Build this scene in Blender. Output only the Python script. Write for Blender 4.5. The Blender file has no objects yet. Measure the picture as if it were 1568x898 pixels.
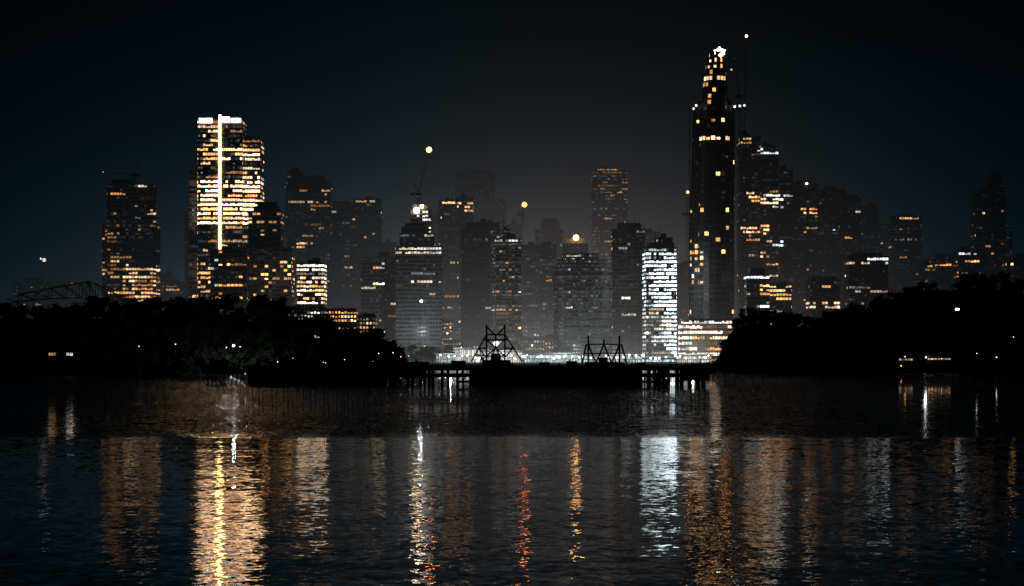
import bpy, math, random
import numpy as np
from mathutils import Vector
R = random.Random(7)
# ---------------- image pixel coordinates <-> world metres at a given distance ----------------
K = 0.36/1568.0
CH = 8.0
def WX(px, D): return (px-784.0)*K*D
def WZ(py, D): return CH+(545.0-py)*K*D
def PX(x, D): return x/(K*D)+784.0
def PY(z, D): return 545.0-(z-CH)/(K*D)

# ---------------- materials ----------------
def newmat(name):
    m = bpy.data.materials.new(name); m.use_nodes = True
    nt = m.node_tree; nt.nodes.clear()
    out = nt.nodes.new('ShaderNodeOutputMaterial')
    return m, nt, out
def noisy(name, c1, c2, scale, rough=0.8, metal=0.0, spec=0.3):
    m, nt, out = newmat(name)
    p = nt.nodes.new('ShaderNodeBsdfPrincipled')
    g = nt.nodes.new('ShaderNodeNewGeometry')
    n = nt.nodes.new('ShaderNodeTexNoise'); n.inputs['Scale'].default_value = scale; n.inputs['Detail'].default_value = 3
    r = nt.nodes.new('ShaderNodeValToRGB')
    r.color_ramp.elements[0].position = 0.3; r.color_ramp.elements[0].color = (*c1, 1)
    r.color_ramp.elements[1].position = 0.7; r.color_ramp.elements[1].color = (*c2, 1)
    nt.links.new(g.outputs['Position'], n.inputs['Vector'])
    nt.links.new(n.outputs['Fac'], r.inputs['Fac'])
    nt.links.new(r.outputs['Color'], p.inputs['Base Color'])
    p.inputs['Roughness'].default_value = rough; p.inputs['Metallic'].default_value = metal
    p.inputs['Specular IOR Level'].default_value = spec
    nt.links.new(p.outputs['BSDF'], out.inputs['Surface'])
    return m
M_conc = noisy('concrete', (.14,.15,.16), (.24,.24,.24), .08)
M_dark = noisy('dark_cladding', (.05,.06,.07), (.09,.10,.11), .1, .5)
M_slab = noisy('floor_slab', (.13,.13,.135), (.22,.22,.22), .15)
M_brick = noisy('sandstone', (.22,.18,.13), (.34,.28,.2), .3)
M_roof = noisy('roof_tiles', (.07,.06,.055), (.12,.1,.09), .5)
M_steel = noisy('painted_steel', (.03,.033,.036), (.06,.06,.06), .6, .5, .6)
M_timber = noisy('wharf_timber', (.035,.03,.025), (.07,.06,.05), .8)
M_leaf = noisy('foliage', (.02,.035,.016), (.06,.085,.04), .25, .85, 0, .1)
M_bark = noisy('bark', (.04,.035,.03), (.08,.07,.06), 1.5, .9, 0, .1)
M_soil = noisy('headland_soil', (.03,.035,.02), (.07,.065,.045), .1, .95, 0, .05)
M_pave = noisy('city_paving', (.08,.08,.08), (.16,.16,.15), .05, .9, 0, .1)

# window glass: per-pane interior light, some standing in for facade glow, stored on the faces
M_win, nt, out = newmat('window_pane')
p = nt.nodes.new('ShaderNodeBsdfPrincipled'); a = nt.nodes.new('ShaderNodeAttribute'); a.attribute_name = 'glow'
p.inputs['Base Color'].default_value = (.02,.025,.03,1); p.inputs['Roughness'].default_value = .25
g = nt.nodes.new('ShaderNodeNewGeometry')
n = nt.nodes.new('ShaderNodeTexNoise'); n.inputs['Scale'].default_value = .9; n.inputs['Detail'].default_value = 1
mr = nt.nodes.new('ShaderNodeMapRange'); mr.inputs[1].default_value=.3; mr.inputs[2].default_value=.7; mr.inputs[3].default_value=.35; mr.inputs[4].default_value=1.6
nt.links.new(g.outputs['Position'], n.inputs['Vector']); nt.links.new(n.outputs['Fac'], mr.inputs[0])
nt.links.new(a.outputs['Color'], p.inputs['Emission Color']); nt.links.new(mr.outputs[0], p.inputs['Emission Strength'])
nt.links.new(p.outputs['BSDF'], out.inputs['Surface'])
M_win.cycles.emission_sampling = 'NONE'
MATS = [M_conc, M_dark, M_slab, M_brick, M_roof, M_steel, M_timber, M_win, M_leaf, M_bark, M_soil, M_pave]
CONC, DARK, SLAB, BRICK, ROOF, STEEL, TIMB, WIN, LEAF, BARK, SOIL, PAVE = range(12)

class MB:
    def __init__(s): s.v=[]; s.f=[]; s.m=[]; s.g=[]
    def face(s, pts, mat, glow=(0,0,0)):
        b=len(s.v); s.v.extend(pts); s.f.append(tuple(range(b,b+len(pts)))); s.m.append(mat); s.g.append(glow)
    def box(s, x0,x1,y0,y1,z0,z1, mat, glow=(0,0,0)):
        s.prism([(x0,y0),(x1,y0),(x1,y1),(x0,y1)], z0, z1, mat, glow)
    def prism(s, poly, z0, z1, mat, glow=(0,0,0), caps=True, top=None):
        n=len(poly); top = top or poly
        b=len(s.v)
        s.v.extend([(x,y,z0) for x,y in poly]); s.v.extend([(x,y,z1) for x,y in top])
        for i in range(n):
            j=(i+1)%n; s.f.append((b+i,b+j,b+n+j,b+n+i)); s.m.append(mat); s.g.append(glow)
        if caps:
            s.f.append(tuple(b+n+i for i in range(n))); s.m.append(mat); s.g.append(glow)
            s.f.append(tuple(b+i for i in reversed(range(n)))); s.m.append(mat); s.g.append(glow)
    def beam(s, p, q, r, mat, glow=(0,0,0), r2=None):
        p=Vector(p); q=Vector(q); d=(q-p).normalized(); r2 = r if r2 is None else r2
        u=d.cross(Vector((0,0,1)))
        if u.length<.01: u=Vector((1,0,0))
        u.normalize(); w=d.cross(u)
        b=len(s.v); n=6
        for c,rr in ((p,r),(q,r2)):
            for k in range(n):
                t=2*math.pi*k/n; o=c+u*math.cos(t)*rr+w*math.sin(t)*rr; s.v.append(tuple(o))
        for k in range(n):
            j=(k+1)%n; s.f.append((b+k,b+j,b+n+j,b+n+k)); s.m.append(mat); s.g.append(glow)
        s.f.append(tuple(b+k for k in range(n))); s.m.append(mat); s.g.append(glow)
        s.f.append(tuple(b+n+k for k in range(n))); s.m.append(mat); s.g.append(glow)
    def globe(s, c, r, mat, glow, n=8, m=5):
        b=len(s.v)
        for i in range(m+1):
            ph=math.pi*i/m
            for k in range(n):
                t=2*math.pi*k/n
                s.v.append((c[0]+r*math.sin(ph)*math.cos(t), c[1]+r*math.sin(ph)*math.sin(t), c[2]+r*math.cos(ph)))
        for i in range(m):
            for k in range(n):
                j=(k+1)%n
                s.f.append((b+i*n+k,b+(i+1)*n+k,b+(i+1)*n+j,b+i*n+j)); s.m.append(mat); s.g.append(glow)
    def build(s, name):
        me=bpy.data.meshes.new(name)
        me.from_pydata(s.v,[],s.f)
        used=sorted(set(s.m)); mp={u:i for i,u in enumerate(used)}
        for u in used: me.materials.append(MATS[u])
        me.polygons.foreach_set('material_index', np.array([mp[k] for k in s.m],dtype=np.int32))
        at=me.attributes.new('glow','FLOAT_COLOR','FACE')
        arr=np.ones((len(s.f),4),dtype=np.float32); arr[:,:3]=np.array(s.g,dtype=np.float32)
        at.data.foreach_set('color',arr.ravel())
        me.update()
        o=bpy.data.objects.new(name,me); bpy.context.scene.collection.objects.link(o)
        return o

PAL = {'warm':[(1,.51,.22),(1,.59,.30),(1,.42,.14),(1,.74,.47)],
       'amber':[(1,.38,.09),(1,.46,.14),(1,.56,.22)],
       'white':[(1,.90,.76),(.92,.97,1),(1,.80,.58)],
       'cool':[(.8,.95,1),(.9,1,1),(.65,.85,.95)],
       'mix':[(1,.54,.24),(1,.48,.16),(1,.88,.7),(.75,.93,1),(1,.62,.32)]}

def shape(x0,x1,y0,depth,kind='box',rot=0.0):
    w=x1-x0; cx=(x0+x1)/2
    if kind=='box': pts=[(-.5,0),(.5,0),(.5,depth/w),(-.5,depth/w)]
    elif kind=='chamf':
        c=.16; d=depth/w
        pts=[(-.5+c,0),(.5-c,0),(.5,c),(.5,d-c),(.5-c,d),(-.5+c,d),(-.5,d-c),(-.5,c)]
    else:
        d=depth/w; n=18
        pts=[(.5*math.cos(2*math.pi*k/n-math.pi/2), d/2+d/2*math.sin(2*math.pi*k/n-math.pi/2)) for k in range(n)]
    cy=depth/w/2
    ca,sa=math.cos(rot),math.sin(rot)
    pts=[(x*ca-(y-cy)*sa, x*sa+(y-cy)*ca) for x,y in pts]
    mnx=min(p[0] for p in pts); mxx=max(p[0] for p in pts); k=w/(mxx-mnx); mny=min(p[1] for p in pts)
    return [((x-mnx)*k+x0,(y-mny)*k+y0) for x,y in pts]

def grow(poly, g):
    cx=sum(p[0] for p in poly)/len(poly); cy=sum(p[1] for p in poly)/len(poly)
    r=max(abs(p[0]-cx) for p in poly); k=1+g/max(r,1)
    return [(cx+(x-cx)*k, cy+(y-cy)*k) for x,y in poly]

def storeys(mb, polyf, z0, z1, D, fh=3.6, bay=2.7, p=.12, pal='mix', s=1.2, dim=.35, dimv=.012, zones=(), wall=CONC, rng=R, slab=SLAB, band=.5, wfr=.82, maxn=.35, hold=.62, lo=.36, hi=.13):
    nf=max(1,int(round((z1-z0)/fh))); fh=(z1-z0)/nf
    for i in range(nf):
        za=z0+i*fh; zb=za+fh; poly=polyf((za+zb)/2)
        mb.prism(poly, za, zb, wall, caps=(i==nf-1))
        gp=grow(poly,band)
        mb.prism(gp, za-.25, za+fh*.16, slab)
        act=p*rng.choice([.1,.2,.5,1,1,1.6,3.0]); fd=rng.choice([.1,.3,.6,1,1.6])
        n=len(poly)
        for e in range(n):
            ax,ay=poly[e]; bx,by=poly[(e+1)%n]
            L=math.hypot(bx-ax,by-ay)
            if L<1.2: continue
            nx,ny=(by-ay)/L,-(bx-ax)/L
            if ny>maxn: continue
            nb=max(1,int(round(L/bay))); lit=False; col=None; st=0
            for k in range(nb):
                t0=(k+.5-wfr/2)/nb; t1=(k+.5+wfr/2)/nb
                mx=ax+(bx-ax)*(t0+t1)/2; mz=(za+zb)/2
                pp=act; ps=pal; ss=s; inz=False
                qx=PX(mx,D); qy=PY(mz,D)
                for zz in zones:
                    if zz[0]<=qx<=zz[1] and zz[2]<=qy<=zz[3]:
                        pp=zz[4]; ps=zz[5]; ss=zz[6]; inz=True
                pi=min(pp,.98); start=(1-hold)*pi/(1-hold*pi)
                if lit and rng.random()<hold and pp>0.02: pass
                else:
                    lit=rng.random()<start
                    if lit:
                        col=rng.choice(PAL[ps]); st=ss*math.exp(rng.gauss(-.1,.5) if inz else rng.gauss(-.4,.85))
                if lit:
                    v=min(9,st*rng.uniform(.6,1.35)); gl=(col[0]*v,col[1]*v,col[2]*v)
                elif rng.random()<dim*fd:
                    c=rng.choice([(.7,.9,1),(1,.8,.6),(.8,.9,.95)]); v=dimv*math.exp(rng.gauss(0,.8)); gl=(c[0]*v,c[1]*v,c[2]*v)  # dim interiors, also standing in for city glow on the facades
                else: gl=(0,0,0)
                o=.18
                zt=zb-fh*hi-(fh*.2 if rng.random()<.25 else 0)
                zl=za+fh*lo
                P0=(ax+(bx-ax)*t0+nx*o, ay+(by-ay)*t0+ny*o); P1=(ax+(bx-ax)*t1+nx*o, ay+(by-ay)*t1+ny*o)
                mb.face([(P0[0],P0[1],zl),(P1[0],P1[1],zl),(P1[0],P1[1],zt),(P0[0],P0[1],zt)],WIN,gl)

def tower(name, vols, D, depth=34, kind='box', rot=0.0, roof=True, seed=0, base=2.0, lamps=(), strips=(), **kw):
    rng=random.Random(seed); r2=random.Random(seed+1000); mb=MB()
    for v in vols:
        dd=v[3] if len(v)>3 else 0; kd=v[4] if len(v)>4 else kind; DD=D+dd
        x0,x1=WX(v[0],DD),WX(v[1],DD); z1=WZ(v[2],DD)
        poly=shape(x0,x1,DD,depth,kd,rot)
        storeys(mb, lambda z,poly=poly:poly, base, z1, DD, rng=rng, **kw)
        gp=grow(poly,.4); mb.prism(gp, z1-.1, z1+1.0, DARK)
        if roof:
            cx=(x0+x1)/2; w=(x1-x0); cy=sum(p[1] for p in poly)/len(poly)
            if r2.random()<.45 and w>18:
                sb=grow(poly,-w*r2.uniform(.08,.16)); sx=r2.uniform(-.06,.06)*w; sb=[(q[0]+sx,q[1]) for q in sb]
                h=r2.uniform(3,8); mb.prism(sb,z1+1.0,z1+h,CONC); zt=z1+h
                if r2.random()<.5: mb.prism(grow(sb,-w*.1),z1+h,z1+h+r2.uniform(2,5),DARK)
            else:
                zt=z1+1
                for q in range(2):
                    a=r2.uniform(-.4,.1)*w; b=a+r2.uniform(.15,.35)*w
                    mb.box(cx+a,cx+b,cy-6-q,cy+6-q,z1+.9,z1+r2.uniform(2.5,6),DARK)
            for q in range(r2.choice([1,2,3])):
                xx=cx+r2.uniform(-.25,.25)*w
                mb.beam((xx,cy,zt-.2),(xx,cy,zt+r2.uniform(4,12)),.22,STEEL,r2=.1)
    for (x,y,r,c,st) in lamps:
        zz=WZ(y,D); xx=WX(x,D); m=r*K*D
        mb.beam((xx,D-1.5,zz-9),(xx,D-1.5,zz-m*.8),.25,STEEL)
        mb.globe((xx,D-1.5,zz),m,WIN,tuple(k*st for k in c))
    for (xa,xb,ya,yb,c,st) in strips:
        mb.box(WX(xa,D),WX(xb,D),D-1.6,D-.7,WZ(yb,D),WZ(ya,D),WIN,tuple(k*st for k in c))
    return mb.build(name)

WHT=(1,.95,.85); COOL=(.85,.97,1); GOLD=(1,.60,.22); ORG=(1,.38,.1)

# ---------------- city ----------------
tower('office_tower',[(158,238,282),(150,244,345,10)],2600,rot=.12,seed=1,p=.07,pal='warm',s=.5,
      zones=[(150,182,345,425,.45,'amber',.5),(186,238,408,455,.8,'warm',1.1),(160,192,295,303,.8,'warm',1.2),(205,222,280,288,.7,'white',.8),(205,236,314,322,.6,'warm',.9),(240,250,340,460,.4,'amber',.3)])
tower('skyscraper',[(303,338,184),(338,371,184),(340,398,213,6),(290,306,263,12)],2550,rot=0,depth=40,seed=2,p=.55,pal='warm',s=1.8,dim=.8,dimv=.04,fh=4.1,bay=2.2,hold=.87,
      zones=[(303,398,272,345,.86,'warm',5.0),(303,398,228,250,.8,'warm',3.6),(303,398,250,272,.4,'warm',1.5),(338,398,345,400,.3,'warm',1.2),(303,336,345,400,.2,'warm',1.0),(288,303,262,268,.7,'amber',1.5),(288,303,268,450,.03,'warm',.4),(301,322,400,442,.75,'warm',2.2)],
      strips=[(335,338.7,176,383,GOLD,10),(305,325,181,188,COOL,6),(340,352,179,187,COOL,6),(354,369,181,187,COOL,5)])
tower('apartment_tower',[(322,378,383),(370,446,380,8),(380,430,325,20)],2480,seed=3,p=.16,pal='amber',s=1.3,bay=3.4,dimv=.012,hold=.3,zones=[(322,336,380,450,.12,'cool',.8),(400,446,390,425,.32,'amber',2.0)])
tower('office_tower',[(437,505,278),(440,462,263,6)],2750,seed=4,p=.08,pal='warm',s=.4,zones=[(440,500,305,322,.4,'warm',.9),(480,500,290,300,.5,'warm',.9),(440,480,372,380,.6,'amber',.9)])
tower('office_block',[(455,496,404)],2440,seed=5,p=.3,pal='white',s=1.2,dimv=.05,zones=[(455,496,405,414,.95,'white',3.2),(455,496,425,470,.75,'warm',2.0)])
tower('apartment_tower',[(503,548,322),(540,583,306,15)],2800,seed=6,p=.07,pal='warm',s=.4,zones=[(510,530,395,410,.4,'warm',.8),(540,575,306,314,.5,'warm',.6)])
tower('apartment_tower',[(553,607,395)],2520,seed=7,p=.04,pal='warm',s=.6,zones=[(573,600,432,438,.8,'warm',1.6),(583,600,370,405,.15,'white',1.0)])
tower('office_tower',[(606,676,378),(612,664,358,4)],2500,seed=8,p=.04,pal='mix',s=.5,dim=.35,dimv=.014,zones=[(606,674,380,388,.8,'white',1.2),(622,668,430,438,.8,'white',1.2),(625,668,415,424,.3,'cool',.5)])
tower('skyscraper',[(629,660,322)],2620,seed=9,p=.2,pal='warm',s=1.0,zones=[(640,658,322,358,.6,'white',2.2)],lamps=[(638,322,4.8,(1,.72,.42),16),(646,316,3.0,(1,.8,.6),14)])  # second globe added to strengthen the lamp's streak in the water
tower('office_tower',[(672,702,308),(698,724,303,4)],2720,seed=10,kind='chamf',p=.06,pal='warm',s=.45,zones=[(676,696,306,312,.9,'amber',1.5),(700,724,310,325,.7,'warm',1.2),(672,724,380,470,.12,'warm',.4)])
tower('skyscraper',[(697,757,266),(757,775,310,10)],3300,seed=11,p=.015,pal='warm',s=.3,dim=.3,dimv=.01)
tower('apartment_tower',[(706,752,352),(728,765,342,15)],2560,seed=12,p=.02,pal='cool',s=.4,wall=DARK,dimv=.008)
tower('apartment_tower',[(752,798,366),(765,782,352,10)],2470,seed=13,rot=.15,p=.13,pal='warm',s=.45,bay=2.8,fh=3.2,wall=BRICK,dim=.7,dimv=.045,hold=.15,zones=[(752,798,362,372,.3,'white',.8)])
tower('apartment_tower',[(797,852,376),(826,850,390,-20)],2620,seed=14,p=.05,pal='warm',s=.4,dim=.6,dimv=.025)
tower('office_tower',[(848,938,410),(853,930,398,4),(862,918,389,8)],2460,seed=15,kind='round',depth=46,p=.03,pal='white',s=.4,fh=3.3,bay=2.4,dim=.9,dimv=.032,roof=False,zones=[(862,900,388,398,.3,'white',.7)])
tower('apartment_tower',[(862,900,374)],2700,seed=16,p=.06,pal='warm',s=.4,lamps=[(882,364,4.6,(1,.48,.15),16)])
tower('skyscraper',[(907,961,262),(912,946,258,4)],3100,seed=17,kind='chamf',p=.07,pal='warm',s=.4,wall=BRICK,dim=.8,dimv=.04,zones=[(915,950,256,264,.8,'amber',1.2),(907,961,264,310,.25,'warm',.25)])
tower('office_tower',[(938,988,352)],2500,seed=18,p=.07,pal='mix',s=.5,wall=DARK,zones=[(940,960,352,372,.5,'cool',.35),(960,985,352,375,.3,'cool',.4),(938,990,376,384,.6,'white',.5)])
tower('office_block',[(986,1036,380),(1005,1030,365,5)],2450,seed=19,rot=.06,p=.85,pal='cool',s=1.0,fh=3.4,bay=2.2,dim=.9,dimv=.12,lo=.32,hold=.8,
      zones=[(986,1040,378,400,.7,'cool',1.6),(1000,1040,400,470,.92,'cool',4.6),(986,1000,400,470,.75,'cool',2.0),(1018,1040,470,548,.93,'cool',3.8),(986,1018,470,548,.7,'white',.9)])
tower('office_tower',[(1036,1062,405)],2700,seed=20,p=.06,pal='warm',s=.5)
tower('office_tower',[(1133,1164,210),(1164,1192,226,8),(1190,1214,262,14)],2640,seed=21,p=.045,pal='warm',s=.5,dim=.5,dimv=.012,
      zones=[(1133,1160,208,222,.7,'amber',.9),(1160,1170,222,235,.9,'white',1.5),(1140,1172,296,312,.7,'warm',1.9),(1134,1176,346,356,.9,'warm',2.8),(1140,1178,356,432,.18,'warm',1.0),(1168,1212,298,306,.7,'white',1.2),(1180,1200,312,318,.6,'white',.9),(1182,1200,370,380,.9,'cool',1.5)])
tower('office_block',[(1144,1178,422),(1165,1212,436,8)],2460,seed=22,p=.2,pal='white',s=.7,zones=[(1144,1180,422,430,.95,'cool',2.6),(1165,1212,436,460,.6,'warm',1.4)])
tower('office_tower',[(1213,1252,283),(1228,1250,281,4)],2700,seed=23,p=.04,pal='warm',s=.5,lamps=[(1235,281,1.8,WHT,7)],zones=[(1225,1250,320,332,.9,'amber',1.4),(1225,1252,332,362,.2,'amber',.7),(1240,1285,460,472,.8,'amber',1)])
tower('apartment_tower',[(1250,1296,292),(1285,1318,305,-10)],2750,seed=24,p=.025,pal='mix',s=.5,lamps=[(1303,300,2.8,WHT,12),(1190,228,1.0,WHT,6)],dimv=.008)
tower('apartment_tower',[(1240,1286,430)],2500,seed=25,p=.05,pal='warm',s=.6,zones=[(1240,1286,460,472,.7,'warm',1.5)])
tower('office_block',[(1300,1360,394)],2520,seed=26,p=.06,pal='mix',s=.6,zones=[(1300,1330,398,408,.7,'warm',.9),(1328,1360,394,402,.95,'cool',1.7)])
tower('apartment_tower',[(1318,1345,318)],2900,seed=27,p=.03,pal='mix',s=.3)
tower('office_tower',[(1366,1412,332)],2900,seed=28,kind='chamf',p=.05,pal='warm',s=.3,zones=[(1378,1408,331,337,.8,'warm',.5),(1372,1412,362,370,.6,'warm',.4)])
tower('apartment_tower',[(1408,1432,405),(1430,1457,392,8)],2760,seed=29,p=.05,pal='amber',s=.4,zones=[(1412,1447,404,410,.8,'amber',1.0)])
tower('office_block',[(1468,1500,386)],2700,seed=30,p=.06,pal='amber',s=.5,zones=[(1470,1498,386,393,.9,'white',1.3),(1475,1500,397,403,.8,'amber',1.0)])
tower('apartment_tower',[(1495,1522,296),(1512,1541,282,8)],2800,seed=31,p=.045,pal='amber',s=.7,dimv=.006,hold=.25)
tower('office_block',[(1543,1600,402)],2700,seed=32,p=.08,pal='amber',s=.7)
tower('apartment_block',[(20,120,432)],3000,seed=33,p=.04,pal='warm',s=.5,depth=40,lamps=[(68,398,3.0,WHT,1.3),(63,396,1.5,WHT,2)])
tower('apartment_block',[(250,300,436)],2900,seed=34,p=.12,pal='warm',s=.6)
rr=random.Random(11)
for i,(x0,x1,t) in enumerate([(246,262,420),(283,303,330),(583,606,372),(480,505,300),(660,676,330),(775,800,345),(820,862,352),(836,856,366),(1190,1230,345),(1215,1240,400),(1270,1300,340),(1345,1366,345),(1296,1330,420),(1355,1410,425),(1440,1470,400),(1520,1550,350),(1100,1140,400),(540,560,380),(500,520,410),(960,1010,356)]):
    tower('apartment_tower',[(x0,x1,t)],2850+rr.uniform(-80,250),seed=50+i,p=rr.uniform(.02,.05),pal=rr.choice(['warm','mix','amber']),s=rr.uniform(.3,.5),dimv=.01,kind=rr.choice(['box','chamf']),depth=26)

# tapered waterfront tower of three glass petals
def crown():
    D=2480; rng=random.Random(90); mb=MB()
    def lerp(tab,z):
        py=PY(z,D); ys=[t[0] for t in tab]
        return np.interp(py,ys,[t[1] for t in tab]), np.interp(py,ys,[t[2] for t in tab])
    tabs=[([(78,1090,1109),(100,1083,1112),(130,1079,1115),(170,1075,1118),(300,1070,1120),(545,1068,1122)],0,78,'c'),
          ([(150,1074,1084),(165,1064,1090),(300,1060,1092),(545,1058,1092)],9,152,'l'),
          ([(150,1119,1126),(165,1108,1129),(300,1103,1128),(545,1100,1127)],12,150,'r')]
    for tab,dd,top,k in tabs:
        DD=D+dd
        def pf(z,tab=tab,DD=DD):
            a,b=lerp(tab,z); return shape(WX(a,D),WX(b,D),DD,30,'round',0)
        z=[(1055,1130,60,135,.3,'amber',1.0),(1055,1130,135,345,.015,'amber',1.6),(1070,1112,181,190,.7,'amber',1.8),(1074,1118,211,219,.9,'warm',2.4),(1078,1106,84,92,.4,'warm',2.0),(1078,1106,98,106,.9,'warm',2.0),(1078,1106,112,120,.9,'warm',2.4),
           (1085,1100,135,160,.4,'amber',2.0),(1063,1090,255,262,.4,'amber',2),(1095,1112,262,268,.4,'amber',2),(1060,1125,318,327,.2,'amber',1.5),
           (1060,1125,345,378,.32,'amber',2.0),(1060,1082,378,436,.55,'warm',1.8),(1082,1125,378,440,.05,'amber',2),(1058,1130,470,545,.4,'warm',1.2)]
        storeys(mb,pf,2,WZ(top,D),D,fh=5.2,bay=4.2,p=.02,pal='amber',s=1.6,dim=.12,dimv=.005,zones=z,wall=DARK,slab=DARK,rng=rng,band=.3,wfr=.74,hold=.35,lo=.26,hi=.12)
    z1=WZ(78,D)
    for dx in (-5,0,5): mb.beam((WX(1101,D)+dx,D+12,z1-8),(WX(1103,D)+dx*.7,D+12,z1+4),.8,STEEL)
    for dx,dz,r in ((0,-2,2.2),(-3,0,1.6),(3,0,1.6),(-1,3,1.5),(2,3,1.3),(-4,2.5,.8),(4.4,2.5,.8),(0,5,.8)): mb.globe((WX(1102,D)+dx,D+2,WZ(81,D)+dz),r,WIN,(8,8,7.6))
    for x,y,s in ((1067,160,3),(1063,165,2),(1126,162,4),(1134,161,3),(1141,160,2.5),(1121,105,.5)):
        mb.globe((WX(x,D),D+8,WZ(y,D)),1.0,WIN,(s,s*.95,s*.85))
    mb.box(WX(1057.5,D),WX(1058.6,D),D+20,D+22,2,WZ(160,D),STEEL,(0,0,0))
    mb.build('glass_skyscraper')
crown()

def podium():
    D=2440; mb=MB(); rng=random.Random(5)
    for (a,b,t,dd) in ((1042,1128,497,0),(1048,1122,490,8)):
        poly=shape(WX(a,D),WX(b,D),D+dd,40,'chamf',0)
        storeys(mb,lambda z:poly,2,WZ(t,D+dd),D+dd,fh=5,bay=2.2,p=.9,pal='warm',s=.75,dim=1,dimv=.2,zones=[(1030,1060,495,545,.95,'white',1.8),(1040,1125,488,497,.95,'white',1.6)],rng=rng,wall=BRICK)
        mb.prism(grow(poly,1.5),WZ(t,D+dd),WZ(t,D+dd)+1,SLAB)
    mb.build('casino_podium')
podium()

def crane(name, x, ybase, ytop, jx, jy, D, lc, lr, w=1.1, st=12):
    mb=MB(); X=WX(x,D); z0=WZ(ybase,D); z1=WZ(ytop,D)
    for sx in (-w,w):
        for sy in (-w,w): mb.beam((X+sx,D+sy,z0),(X+sx,D+sy,z1),.22,STEEL)
    z=z0; f=1
    while z<z1-2*w:
        for sy in (-w,w): mb.beam((X-w*f,D+sy,z),(X+w*f,D+sy,z+2*w),.14,STEEL)
        z+=2*w; f=-f
    mb.box(X-2.4,X+2.4,D-1.6,D+1.6,z1,z1+2.6,STEEL)
    JX=WX(jx,D); JZ=WZ(jy,D)
    mb.beam((X,D-.8,z1+2),(JX,D,JZ),.45,STEEL,r2=.2); mb.beam((X,D+.8,z1+2),(JX,D,JZ),.45,STEEL,r2=.2)
    mb.beam((X,D,z1+2),(X-(JX-X)*.25-2,D,z1+12),.35,STEEL); mb.beam((X-(JX-X)*.25-2,D,z1+12),(JX,D,JZ),.1,STEEL)
    mb.box(X-(JX-X)*.25-5,X-(JX-X)*.25-1,D-1,D+1,z1,z1+3,CONC)
    mb.globe((JX,D-.5,JZ+.5),lr,WIN,tuple(k*st for k in lc))
    return mb.build(name)
crane('tower_crane',641,322,300,657,230,2600,(1,.30,.08),2.6,st=14)
crane('tower_crane',800,352,330,803,314,2850,(1,.20,.04),2.6,st=15)
crane('tower_crane',1140,545,205,1143,56,2560,(1,.35,.15),1.3,w=1.5)
crane('tower_crane',1132,545,150,1125,90,2600,(.2,.2,.2),.3,w=1.1,st=1)
crane('tower_crane',1053,405,330,1053,295,2690,(1,.4,.1),1.3,st=10)
crane('tower_crane',205,282,270,158,264,2620,(1,.7,.4),.5,st=1)

def house(name, px0, px1, pyt, D, zb, seed, p=.25, s=.8, pal='warm'):
    rng=random.Random(seed); mb=MB(); x0,x1=WX(px0,D),WX(px1,D); z1=WZ(pyt,D); dep=12
    storeys(mb,lambda z:shape(x0,x1,D,dep,'box',0),zb,z1,D,fh=3.4,bay=2.6,p=p,pal=pal,s=s,dim=.8,dimv=.04,rng=rng,wall=rng.choice([BRICK,CONC]),wfr=.55,band=.2,hold=.3)
    h=rng.uniform(2,4); ym=D+dep/2
    a=[(x0-.5,D-.6,z1),(x1+.5,D-.6,z1),(x1-1,ym,z1+h),(x0+1,ym,z1+h)]
    b=[(x1+.5,D+dep+.6,z1),(x0-.5,D+dep+.6,z1),(x0+1,ym,z1+h),(x1-1,ym,z1+h)]
    mb.face(a,ROOF); mb.face(b,ROOF); mb.face([a[1],b[0],a[2]],ROOF); mb.face([b[1],a[0],a[3]],ROOF)
    xc=x0+(x1-x0)*rng.uniform(.2,.8); mb.box(xc,xc+1.2,ym-.5,ym+.5,z1+h-1.5,z1+h+1.5,BRICK)
    return mb.build(name)
rh=random.Random(21)
x=556; i=0
while x<1040:
    w=rh.uniform(16,40); top=rh.uniform(488,508)
    s=.5; p=.15
    if 572<x<665: p=.45; s=.8; top=rh.uniform(489,496)
    house('terrace_house',x,x+w,top,2560+rh.uniform(0,60),18,100+i,p,s); x+=w+rh.uniform(-2,4); i+=1
x=640
while x<1045:
    w=rh.uniform(14,34); house('waterfront_building',x,x+w,rh.uniform(512,530),2490+rh.uniform(0,40),3,200+i,.3,.6,'mix'); x+=w+rh.uniform(0,5); i+=1
for (a,b,t,p_,s_,pl) in ((440,470,474,.3,.8,'white'),(470,500,476,.6,1.0,'cool'),(498,546,476,.9,2.0,'amber'),(545,575,486,.4,.7,'warm'),(380,440,470,.1,.5,'warm')):
    i+=1; house('terrace_house',a,b,t,2400,2,300+i,p_,s_,pl)

def sheet(name, xs, ys, zf, mat):
    v=[(x,y,zf(x,y)) for y in ys for x in xs]; nx=len(xs)
    f=[(j*nx+i,j*nx+i+1,(j+1)*nx+i+1,(j+1)*nx+i) for j in range(len(ys)-1) for i in range(nx-1)]
    me=bpy.data.meshes.new(name); me.from_pydata(v,[],f); me.materials.append(mat)
    o=bpy.data.objects.new(name,me); bpy.context.scene.collection.objects.link(o); return o
def cityz(x,y):
    t=min(1,max(0,(y-2500)/70)); return 1.9+ (20*t*math.exp(-((x+20)/150)**2) if y<2900 else 0)
sheet('city_ground', list(np.linspace(-6000,-500,6))+list(np.linspace(-400,400,41))+list(np.linspace(500,6000,6)), [2390,2390.01,2440,2460,2480,2500,2520,2540,2560,2580,2620,2700,2899,2950,4000,12000],
      lambda x,y:(-1 if y==2390 else cityz(x,y)), M_pave)

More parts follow.
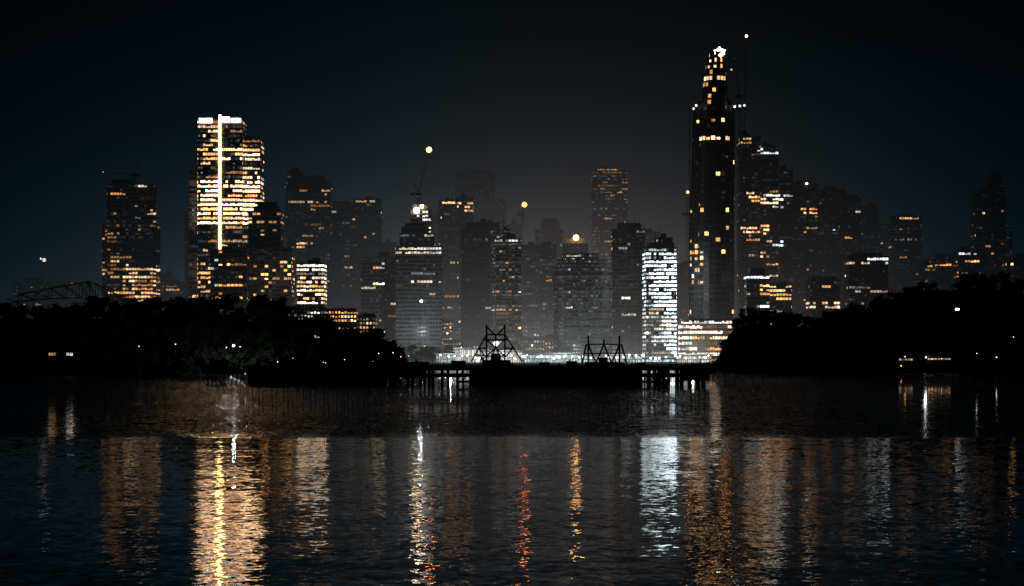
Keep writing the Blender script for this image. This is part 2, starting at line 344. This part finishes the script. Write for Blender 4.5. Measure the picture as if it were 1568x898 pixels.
def terminal():
    mb=MB(); D=2428
    def sect(a,b,t,c,st,cols):
        x0,x1=WX(a,D),WX(b,D); z1=WZ(t,D)
        mb.box(x0,x1,D+3,D+18,2,z1-1.5,CONC)
        n=cols; w=(x1-x0)/n
        for k in range(n):
            for l in range(2):
                za=2.4+l*(z1-4)/2; v=st*R.uniform(.3,1.2)
                mb.face([(x0+k*w+.25,D+2.9,za),(x0+(k+1)*w-.25,D+2.9,za),(x0+(k+1)*w-.25,D+2.9,za+(z1-5)/2-.4),(x0+k*w+.25,D+2.9,za+(z1-5)/2-.4)],WIN,tuple(q*v for q in c))
            mb.beam((x0+k*w,D+.3,2),(x0+k*w,D+.3,z1-1.5),.25,SLAB)
        mb.box(x0-1.5,x1+1.5,D-1,D+19,z1-1.5,z1-.6,SLAB)
    sect(697,735,531,WHT,1.1,12); sect(736,800,535,WHT,.8,16); sect(668,696,540,COOL,.5,8); sect(803,890,539,COOL,.8,22); sect(892,984,541,COOL,.7,24); sect(1036,1090,541,WHT,.8,14)
    mb.build('ferry_terminal')
terminal()

def street_lamp(x,y,z,h,r,c,st,arm=1.2,name='street_lamp'):
    mb=MB(); mb.beam((x,y,z),(x,y,z+h),.14,STEEL,r2=.08); mb.beam((x,y,z+h),(x+arm,y-.3,z+h+.3),.07,STEEL)
    mb.beam((x,y,z),(x,y,z+.6),.25,STEEL)
    mb.globe((x+arm,y-.35,z+h),r,WIN,tuple(k*st for k in c)); return mb.build(name)
def light(x,y,z,e,c,r=.5,name='lamp_glow'):
    l=bpy.data.lights.new(name,'POINT'); l.energy=e; l.color=c; l.shadow_soft_size=r
    o=bpy.data.objects.new(name,l); o.location=(x,y,z); bpy.context.scene.collection.objects.link(o); return o
rl=random.Random(3)
for k in range(44):
    D=2426.5; px=676+k*9.6+rl.uniform(-3,3); st=rl.choice([3,5,9,9]); c=rl.choice([COOL,WHT,COOL,(1,.75,.45)])
    street_lamp(WX(px,D),D,2,rl.uniform(4,7),rl.uniform(.5,1.1),c,st,rl.uniform(-1,1))
for k in range(46):
    D=rl.uniform(2465,2640); px=rl.uniform(560,1050); x=WX(px,D)
    street_lamp(x,D,cityz(x,D),rl.uniform(6,16),rl.uniform(.4,.8),rl.choice([COOL,WHT,(1,.7,.4),(1,.5,.2)]),rl.uniform(2,8))
for px in (690,770,860,950,1060):
    light(WX(px,2420),2418,12,14000,(.9,.97,1),1.0)
light(WX(643,2470),2470,30,16000,(.9,.95,1)); 
street_lamp(WX(643,2480),2480,2,WZ(461,2480)-2,1.3,COOL,7)

# ---------------- trees and headlands ----------------
t=(1+5**.5)/2
iv=np.array([(-1,t,0),(1,t,0),(-1,-t,0),(1,-t,0),(0,-1,t),(0,1,t),(0,-1,-t),(0,1,-t),(t,0,-1),(t,0,1),(-t,0,-1),(-t,0,1)],float); iv/=np.linalg.norm(iv[0])
iff=[(0,11,5),(0,5,1),(0,1,7),(0,7,10),(0,10,11),(1,5,9),(5,11,4),(11,10,2),(10,7,6),(7,1,8),(3,9,4),(3,4,2),(3,2,6),(3,6,8),(3,8,9),(4,9,5),(2,4,11),(6,2,10),(8,6,7),(9,8,1)]
def grove(name, trees, seed, leaf=.8, nleaf=60, nclump=9, zs=.55):
    rs=np.random.RandomState(seed); V=[];F=[];Mi=[];base=0
    for (x,y,z,h,r) in trees:
        c0=np.array([x,y,z+h-r*.75])
        mb=MB(); mb.beam((x,y,z-1),(x+rs.uniform(-.5,.5),y,z+h*.55),.5,0,r2=.28)
        cl=[]
        for k in range(nclump):
            d=rs.normal(size=3); d/=np.linalg.norm(d); d[2]=d[2]*.9+.05
            cc=c0+d*np.array([r*.8,r*.8,r*.6])*rs.uniform(.35,1.0); cr=r*rs.uniform(.26,.46); cl.append((cc,cr))
            mb.beam((x,y,z+h*.45),tuple(cc),.22,0,r2=.08)
        V.extend(mb.v); F.extend([tuple(q+base for q in f) for f in mb.f]); Mi.extend([1]*len(mb.f)); base+=len(mb.v)
        for cc,cr in cl:
            pts=iv*rs.uniform(.6,.85,size=(12,1))*cr*np.array([1,1,.75])+cc
            V.extend(map(tuple,pts)); F.extend([tuple(q+base for q in f) for f in iff]); Mi.extend([0]*20); base+=12
            n=nleaf
            d=rs.normal(size=(n,3)); d/=np.linalg.norm(d,axis=1)[:,None]
            p=cc+d*(cr*rs.uniform(.65,1.22,size=(n,1)))*np.array([1,1,.85])
            u=rs.normal(size=(n,3)); u/=np.linalg.norm(u,axis=1)[:,None]
            w=np.cross(u,rs.normal(size=(n,3))); w/=np.linalg.norm(w,axis=1)[:,None]
            s=leaf*rs.uniform(.35,.8,size=(n,1))
            q=np.stack([p-u*s,p-w*s*.6,p+u*s,p+w*s*.6],1).reshape(-1,3)
            V.extend(map(tuple,q)); F.extend([(base+4*k,base+4*k+1,base+4*k+2,base+4*k+3) for k in range(n)]); Mi.extend([0]*n); base+=4*n
    me=bpy.data.meshes.new(name); me.from_pydata(V,[],F); me.materials.append(M_leaf); me.materials.append(M_bark)
    me.polygons.foreach_set('material_index',np.array(Mi,dtype=np.int32)); me.update()
    o=bpy.data.objects.new(name,me); bpy.context.scene.collection.objects.link(o); return o

def headland(tag, prof, yf, yr, seed, spacing):
    rs=random.Random(seed)
    xs_=[p[0] for p in prof]; ys_=[p[1] for p in prof]
    X0,X1=WX(xs_[0],yr),WX(xs_[-1],yr)
    def crest(x): return float(np.interp(PX(x,yr),xs_,[WZ(q,yr) for q in ys_]))
    def gz(x,y):
        c=max(-1.5,crest(x)-10.5); t=(y-yf)/(yr-yf); t=max(0,min(1,t)); t=t*t*(3-2*t)
        if y>yr+60: t*=max(0,1-(y-yr-60)/60)
        return -1.5+(c+1.5)*t*1.0+(1.6*min(1,(y-yf)/2) if y>yf and c>0 else 0)
    sheet(tag+'_ground',list(np.linspace(X0,X1,90)),list(np.linspace(yf-2,yr+125,30)),gz,M_soil)
    trees=[]
    x=X0
    while x<X1:
        r=rs.choice([3.0,4.2,5.5,7.0,8.0]); c=crest(x)+rs.uniform(-3.2,2.4)-(0 if r>5 else 1.2); y=yr+rs.uniform(-8,8)
        h=min(c-gz(x,y), 18); h=max(h,3)
        r=min(r,h*.85)
        trees.append((x,y,c-h,h,r)); x+=r*spacing*rs.uniform(.8,1.5)
    for row in range(4):
        y=yf+3+(yr-yf-8)*row/4.0; x=X0
        while x<X1:
            r=rs.uniform(3.5,6.5); g0=gz(x,y); h=rs.uniform(7,12)
            top=CH+(crest(x)-CH)*(y/yr)-2
            if crest(x)>6 and g0>-1:
                h=min(h,top-g0)
                if h>2.5: trees.append((x,y+rs.uniform(-3,3),g0,h,min(r,h*.7)))
            x+=r*1.3
    grove(tag+'_trees',trees,seed,leaf=.9,nleaf=50)
    return gz

left=[(-40,458),(0,456),(30,455),(75,459),(110,456),(150,456),(185,452),(215,445),(240,452),(262,466),(285,452),(305,440),(330,452),(352,450),(378,470),(395,452),(412,444),(430,452),(445,478),(470,488),(500,486),(530,490),(548,500),(572,502),(592,508),(612,524),(626,546),(640,556)]
gl=headland('left_headland',left,1180,1250,5,.62)
right=[(1094,556),(1104,536),(1118,508),(1128,486),(1140,472),(1160,466),(1185,472),(1212,474),(1245,484),(1262,468),(1290,464),(1312,455),(1335,466),(1358,444),(1388,434),(1415,422),(1440,436),(1462,430),(1480,420),(1515,412),(1545,420),(1568,424),(1620,414)]
gr=headland('right_headland',right,1330,1410,6,.66)
tw=[]
for k in range(26):
    px=rl.uniform(628,700); D=rl.uniform(2435,2475); tw.append((WX(px,D),D,2,rl.uniform(8,16),rl.uniform(3.5,6)))
for k in range(30):
    px=rl.uniform(700,1040); D=rl.uniform(2535,2560); x=WX(px,D); tw.append((x,D,cityz(x,D),rl.uniform(7,12),rl.uniform(3.5,5)))
for k in range(26):
    px=rl.uniform(560,740); D=rl.uniform(2475,2555); x=WX(px,D); tw.append((x,D,cityz(x,D),rl.uniform(9,18),rl.uniform(4,7)))
grove('waterfront_trees',tw,9,leaf=1.4,nleaf=30,nclump=7)

def hut(name,px0,px1,pyb,pyt,D,panes,pal,st):
    mb=MB(); x0,x1=WX(px0,D),WX(px1,D); z0,z1=WZ(pyb,D),WZ(pyt,D)
    mb.box(x0,x1,D,D+6,z0-3,z1,TIMB); n=panes; w=(x1-x0)/n
    for k in range(n):
        v=st*R.uniform(.2,1.3); c=R.choice(PAL[pal])
        mb.face([(x0+k*w+w*.12,D-.06,z0+(z1-z0)*.25),(x0+(k+1)*w-w*.12,D-.06,z0+(z1-z0)*.25),(x0+(k+1)*w-w*.12,D-.06,z1-.3),(x0+k*w+w*.12,D-.06,z1-.3)],WIN,tuple(q*v for q in c))
    for sgn in (0,1):
        mb.face([(x0-.4,D-.5+sgn*7,z1),(x1+.4,D-.5+sgn*7,z1),(x1+.4,D+3,z1+2),(x0-.4,D+3,z1+2)],ROOF)
    mb.face([(x0,D,z1),(x0,D+6,z1),(x0,D+3,z1+2)],TIMB); mb.face([(x1,D,z1),(x1,D+6,z1),(x1,D+3,z1+2)],TIMB)
    return mb.build(name)
hut('cottage',101,112,546,539,1172,2,'white',1.2)
hut('cottage',74,86,546,539,1172,3,'warm',.3)
hut('boathouse',1420,1456,551.5,547.5,1322,7,'warm',.8)
hut('boathouse',1376,1398,553,548,1324,5,'white',.3)
hut('cottage',1462,1470,476,471,1362,1,'white',4)
for (px,py,D,r,c,st,e) in ((356,529,1168,.55,COOL,4,3500),(345,532,1168,.25,COOL,2,0),(366,531,1168,.25,COOL,2,0),(211,530,1168,.2,COOL,2,0),(267,527,1170,.22,COOL,3,0),
        (587,508,1165,.2,COOL,2,0),(600,540,1165,.2,COOL,2,0),(612,546,1165,.2,(1,.6,.3),3,0),(578,541,1165,.2,COOL,2,0),(624,545,1165,.2,COOL,2,0),
        (1416,547,1320,.33,WHT,3,100),(1384,546,1320,.25,(1,.5,.2),4,0),(1378,560,1318,.22,(1,.35,.1),5,0),(1524,547,1320,.28,WHT,3,0),(1494,541,1320,.2,COOL,2,0),(1550,516,1320,.22,(1,.5,.2),3,0),
        (373,572,800,.12,COOL,1.5,0),(1440,549,1320,.2,WHT,3,0)):
    z=WZ(py,D); y=D; hgt=6.0
    street_lamp(WX(px,D),y,z-hgt,hgt,r,c,st,0.5)
    if e: light(WX(px,D)+.5,y+1.5,z+.8,e,c,.6)

# ---------------- wharf ----------------
def wharf():
    mb=MB(); D=780; rng=random.Random(8)
    x0,x1=WX(378,D),WX(1088,D); zt=WZ(561,D); 
    mb.box(x0,x1,D,D+14,zt-1.1,zt,TIMB)
    mb.box(x0-.2,x1+.2,D-.25,D-.02,zt-.9,zt+.25,TIMB)
    mb.box(WX(380,D),WX(590,D),D+5,D+12,-1,zt-1.15,CONC)
    mb.box(WX(720,D),WX(985,D),D+3,D+12,-1,zt-1.15,CONC)
    mb.box(WX(1045,D),WX(1087,D),D+.5,D+12,1.2,zt-1.15,CONC)
    x=x0+.5
    while x<x1:
        for yy in (.5,6,12): mb.beam((x+rng.uniform(-.2,.2),D+yy,-2),(x,D+yy,zt-1.1),.3,TIMB)
        if rng.random()<.5: mb.beam((x,D+.4,.6),(x+1.6,D+.4,zt-1.2),.14,TIMB)
        x+=rng.uniform(1.0,2.6)
    for yy in (1,7): mb.box(WX(590,D),WX(1045,D),D+yy,D+yy+.4,zt-3.0,zt-1.9,TIMB)
    mb.box(WX(700,D),WX(1000,D),D-3.5,D-.4,.7,1.3,TIMB)
    x=WX(702,D)
    while x<WX(1000,D):
        mb.beam((x,D-3,-2),(x,D-3,rng.uniform(1.6,3.2)),.22,TIMB); x+=rng.uniform(2,3.5)
    x=x0
    while x<x1:
        mb.beam((x,D+.2,zt),(x,D+.2,zt+1.1),.05,STEEL); x+=2
    mb.beam((x0,D+.2,zt+1.1),(x1,D+.2,zt+1.1),.05,STEEL); mb.beam((x0,D+.2,zt+.6),(x1,D+.2,zt+.6),.04,STEEL)
    for a,b,h in ((640,655,1.3),(690,712,1.6),(826,842,1.2),(868,884,1.5),(975,990,1.1),(1060,1084,.9),(430,520,.9),(590,622,.8)):
        mb.box(WX(a,D),WX(b,D),D+4,D+8,zt,zt+h,TIMB)
    mb.build('timber_wharf')
    for k in range(26):
        px=rng.uniform(640,1088) if k>5 else rng.uniform(400,620); h=rng.uniform(.9,2.4)
        street_lamp(WX(px,D),D+rng.uniform(1,10),zt,h,rng.uniform(.05,.11),rng.choice([COOL,COOL,WHT,ORG]),rng.uniform(1.5,4),.15,'wharf_lamp')
    for px in (613,672,1020):
        street_lamp(WX(px,D),D+.2,.3,1.6,.1,COOL,2,.1,'wharf_lamp')
wharf()
def jetty():
    D=800; mb=MB(); zt=WZ(568,D)
    mb.box(WX(312,D),WX(378,D),D,D+10,zt-.9,zt,TIMB)
    for k in range(9):
        x=WX(316,D)+k*(WX(370,D)-WX(316,D))/8
        mb.beam((x+(.8 if k<4 else -.8),D+1,-2),(x,D+1,zt-.8),.26,TIMB)
    mb.box(WX(320,D),WX(345,D),D+3,D+8,zt,zt+2.2,TIMB); mb.face([(WX(318,D),D+2.5,zt+2.2),(WX(347,D),D+2.5,zt+2.2),(WX(347,D),D+5.5,zt+3.2),(WX(318,D),D+5.5,zt+3.2)],ROOF)
    mb.beam((WX(366,D),D,zt),(WX(368,D),D,zt+4),.1,STEEL)
    mb.build('jetty')
jetty()

def gantry(name, lines, D, dep, r=.16):
    mb=MB()
    for a,b in lines:
        for dy in (0,dep): mb.beam((WX(a[0],D),D+dy,WZ(a[1],D)),(WX(b[0],D),D+dy,WZ(b[1],D)),r,STEEL)
    nodes=set([q for l in lines for q in l])
    for q in nodes: mb.beam((WX(q[0],D),D,WZ(q[1],D)),(WX(q[0],D),D+dep,WZ(q[1],D)),r*.7,STEEL)
    return mb.build(name)
gantry('ferry_gantry',[((745,497),(745,556)),((773,497),(773,556)),((745,512),(773,512)),((742,520),(778,520)),((745,512),(722,553)),((773,512),(799,553)),((745,520),(773,545)),((773,520),(745,545)),
   ((745,545),(773,545)),((733,533),(745,533)),((773,533),(785,533)),((745,500),(757,512)),((773,500),(762,512)),((759,512),(759,530)),((733,533),(745,548)),((785,533),(773,548)),((728,543),(745,545)),((750,556),(759,530)),((768,556),(759,530))],786,4,.22)
gantry('ferry_gantry',[((901,514),(901,556)),((949,514),(949,556)),((901,527),(949,527)),((898,527),(892,556)),((952,527),(960,556)),((901,527),(913,556)),((925,527),(913,556)),((925,527),(937,556)),((949,527),(937,556)),((901,541),(949,541)),
   ((895,541),(901,541)),((949,541),(956,541)),((925,520),(925,527))],786,4,.2)
mb=MB(); D=786
mb.box(WX(738,D),WX(782,D),D-.2,D+4.4,WZ(561,D),WZ(551,D),STEEL); mb.box(WX(752,D),WX(767,D),D+.6,D+3,WZ(551,D),WZ(541,D),STEEL)
mb.box(WX(735,D),WX(741,D),D,D+4,WZ(551,D),WZ(547,D),STEEL); mb.build('winch_house')
mb=MB(); mb.box(WX(896,D),WX(956,D),D-.2,D+4.4,WZ(561,D),WZ(554,D),STEEL); mb.box(WX(917,D),WX(931,D),D+.6,D+3,WZ(554,D),WZ(547,D),STEEL); mb.build('winch_house')
street_lamp(WX(760,2424),2424,2,WZ(526,2424)-2,2.2,WHT,8,0)

L=[]
top=[(8,459),(28,450),(52,446),(75,441),(98,437),(122,433),(133,430),(146,434),(165,445),(190,455)]
bot=[(8,464),(28,461),(52,459),(75,457),(98,456),(122,456),(133,457),(146,456),(165,458),(190,461)]
for k in range(9):
    L+= [(top[k],top[k+1]),(bot[k],bot[k+1]),(top[k],bot[k+1]),(top[k+1],bot[k+1])]
L+=[((133,430),(122,470)),((133,430),(146,470))]
gantry('truss_bridge',L,1400,8,.16)

# ---------------- water ----------------
m,nt,out=newmat('harbour_water')
pr=nt.nodes.new('ShaderNodeBsdfPrincipled'); pr.inputs['Base Color'].default_value=(.001,.005,.009,1); pr.inputs['Roughness'].default_value=.02; pr.inputs['IOR'].default_value=1.333
geo=nt.nodes.new('ShaderNodeNewGeometry')
def N(t): return nt.nodes.new(t)
def noise(scale,detail,vecscale,rough=.55):
    mp=N('ShaderNodeMapping'); mp.inputs['Scale'].default_value=vecscale
    nt.links.new(geo.outputs['Position'],mp.inputs['Vector'])
    q=N('ShaderNodeTexNoise'); q.inputs['Scale'].default_value=scale; q.inputs['Detail'].default_value=detail; q.inputs['Roughness'].default_value=rough
    nt.links.new(mp.outputs[0],q.inputs['Vector']); return q
def vm(op,a,b):
    q=N('ShaderNodeVectorMath'); q.operation=op
    for i,z in enumerate((a,b)):
        if z is None: continue
        if isinstance(z,tuple): q.inputs[i].default_value=z
        else: nt.links.new(z,q.inputs[i])
    return q.outputs[0]
def mt(op,a,b=None,c=None):
    q=N('ShaderNodeMath'); q.operation=op
    for i,z in enumerate((a,b,c)):
        if z is None: continue
        if isinstance(z,(int,float)): q.inputs[i].default_value=z
        else: nt.links.new(z,q.inputs[i])
    return q.outputs[0]
n1=noise(2.0,2,(1,.6,1)); n2=noise(.4,1,(.8,.7,1))
s1=vm('MULTIPLY',vm('SUBTRACT',n1.outputs['Color'],(.5,.5,.5)),(.10,.072,0))
s2=vm('MULTIPLY',vm('SUBTRACT',n2.outputs['Color'],(.5,.5,.5)),(.045,.03,0))
sl=vm('ADD',s1,s2)
sep=N('ShaderNodeSeparateXYZ'); nt.links.new(geo.outputs['Position'],sep.inputs[0])
n3=noise(.03,2,(1,.5,1))
yy=mt('ADD',sep.outputs['Y'],mt('MULTIPLY',n3.outputs['Fac'],24.0))
mr=N('ShaderNodeMapRange'); mr.inputs[1].default_value=288; mr.inputs[2].default_value=312; mr.inputs[3].default_value=1.0; mr.inputs[4].default_value=18.0
nt.links.new(yy,mr.inputs[0])
n4=noise(.02,2,(.5,1,1)); mr2=N('ShaderNodeMapRange'); mr2.inputs[1].default_value=.35; mr2.inputs[2].default_value=.65; mr2.inputs[3].default_value=.8; mr2.inputs[4].default_value=1.25
nt.links.new(n4.outputs['Fac'],mr2.inputs[0])
sc=N('ShaderNodeVectorMath'); sc.operation='SCALE'; nt.links.new(sl,sc.inputs[0]); nt.links.new(mt('MULTIPLY',mr.outputs[0],mr2.outputs[0]),sc.inputs['Scale'])
nn=vm('NORMALIZE',vm('ADD',sc.outputs[0],(0,0,1)),None)
nt.links.new(nn,pr.inputs['Normal']); nt.links.new(pr.outputs['BSDF'],out.inputs['Surface'])
sheet('harbour_water',[-6000,6000],[-300,12000],lambda x,y:0,m)

# ---------------- haze: scattered light put in as the air's own emission ----------------
def haze(name,x0,x1,y0,y1,z0,z1,sigma,layers):
    m,nt_,out_=newmat(name+'_air'); nl=nt_.links
    def n_(t): return nt_.nodes.new(t)
    def mth(op,a,b=None):
        q=n_('ShaderNodeMath'); q.operation=op
        for i,z in enumerate((a,b)):
            if z is None: continue
            if isinstance(z,(int,float)): q.inputs[i].default_value=z
            else: nl.new(z,q.inputs[i])
        return q.outputs[0]
    gg=n_('ShaderNodeNewGeometry'); sp=n_('ShaderNodeSeparateXYZ'); nl.new(gg.outputs['Position'],sp.inputs[0])
    acc=None
    for (cx,wx,hh,col,st) in layers:
        fz=mth('EXPONENT',mth('MULTIPLY',mth('MAXIMUM',sp.outputs['Z'],0.0),-1.0/hh))
        d=mth('DIVIDE',mth('SUBTRACT',sp.outputs['X'],cx),wx)
        fx=mth('EXPONENT',mth('MULTIPLY',mth('MULTIPLY',d,d),-1.0))
        e=n_('ShaderNodeEmission'); e.inputs['Color'].default_value=(*col,1)
        nl.new(mth('MULTIPLY',mth('MULTIPLY',fz,fx),st),e.inputs['Strength'])
        if acc is None: acc=e.outputs[0]
        else:
            ad=n_('ShaderNodeAddShader'); nl.new(acc,ad.inputs[0]); nl.new(e.outputs[0],ad.inputs[1]); acc=ad.outputs[0]
    if sigma>0:
        ab=n_('ShaderNodeVolumeAbsorption'); ab.inputs['Color'].default_value=(0,0,0,1); ab.inputs['Density'].default_value=sigma
        ad=n_('ShaderNodeAddShader'); nl.new(acc,ad.inputs[0]); nl.new(ab.outputs[0],ad.inputs[1]); acc=ad.outputs[0]
    nl.new(acc,out_.inputs['Volume'])
    me=bpy.data.meshes.new(name)
    v=[(x,y,z) for z in (z0,z1) for y in (y0,y1) for x in (x0,x1)]
    me.from_pydata(v,[],[(0,2,3,1),(4,5,7,6),(0,1,5,4),(2,6,7,3),(0,4,6,2),(1,3,7,5)]); me.materials.append(m)
    o=bpy.data.objects.new(name,me); bpy.context.scene.collection.objects.link(o)
haze('city_glow_haze',-2200,2200,2385,4300,-.5,800,.0009,  # emissive air stands in for city light scattered in the haze
     [(-20,430,110,(.20,.68,1.0),1.1e-4),(60,230,72,(1.0,.55,.30),3.0e-4),(-330,130,55,(1,.52,.28),7e-5)])
haze('waterfront_glow_haze',-330,350,2380,2640,-.4,150,.0,  # glow around the promenade lamps put in as volume emission
     [(60,120,18,(.85,.97,1),9e-4),(20,150,45,(.6,.9,1),2.4e-4)])

# ---------------- night sky ----------------
w=bpy.data.worlds.new('World'); bpy.context.scene.world=w; w.use_nodes=True
nt=w.node_tree; bg=nt.nodes['Background']
tc=nt.nodes.new('ShaderNodeTexCoord'); sp=nt.nodes.new('ShaderNodeSeparateXYZ'); nt.links.new(tc.outputs['Generated'],sp.inputs[0])
cr=nt.nodes.new('ShaderNodeValToRGB'); nt.links.new(sp.outputs['Z'],cr.inputs[0])
e=cr.color_ramp.elements; e[0].position=0; e[0].color=(.003,.010,.016,1); e[1].position=1; e[1].color=(.0005,.0018,.0034,1)
k=e.new(.06); k.color=(.002,.0078,.0132,1); k=e.new(.13); k.color=(.0009,.0038,.0070,1)
nt.links.new(cr.outputs[0],bg.inputs['Color']); bg.inputs['Strength'].default_value=1.0

# ---------------- camera ----------------
cd=bpy.data.cameras.new('camera'); cam=bpy.data.objects.new('camera',cd); bpy.context.scene.collection.objects.link(cam)
cam.location=(0,0,CH); cam.rotation_euler=(math.radians(90),0,0); cd.lens=100; cd.sensor_width=36; cd.shift_y=96.5/1568; cd.clip_start=1; cd.clip_end=20000
bpy.context.scene.camera=cam
s=bpy.context.scene; s.view_settings.view_transform='Standard'; s.view_settings.look='None'; s.view_settings.exposure=0
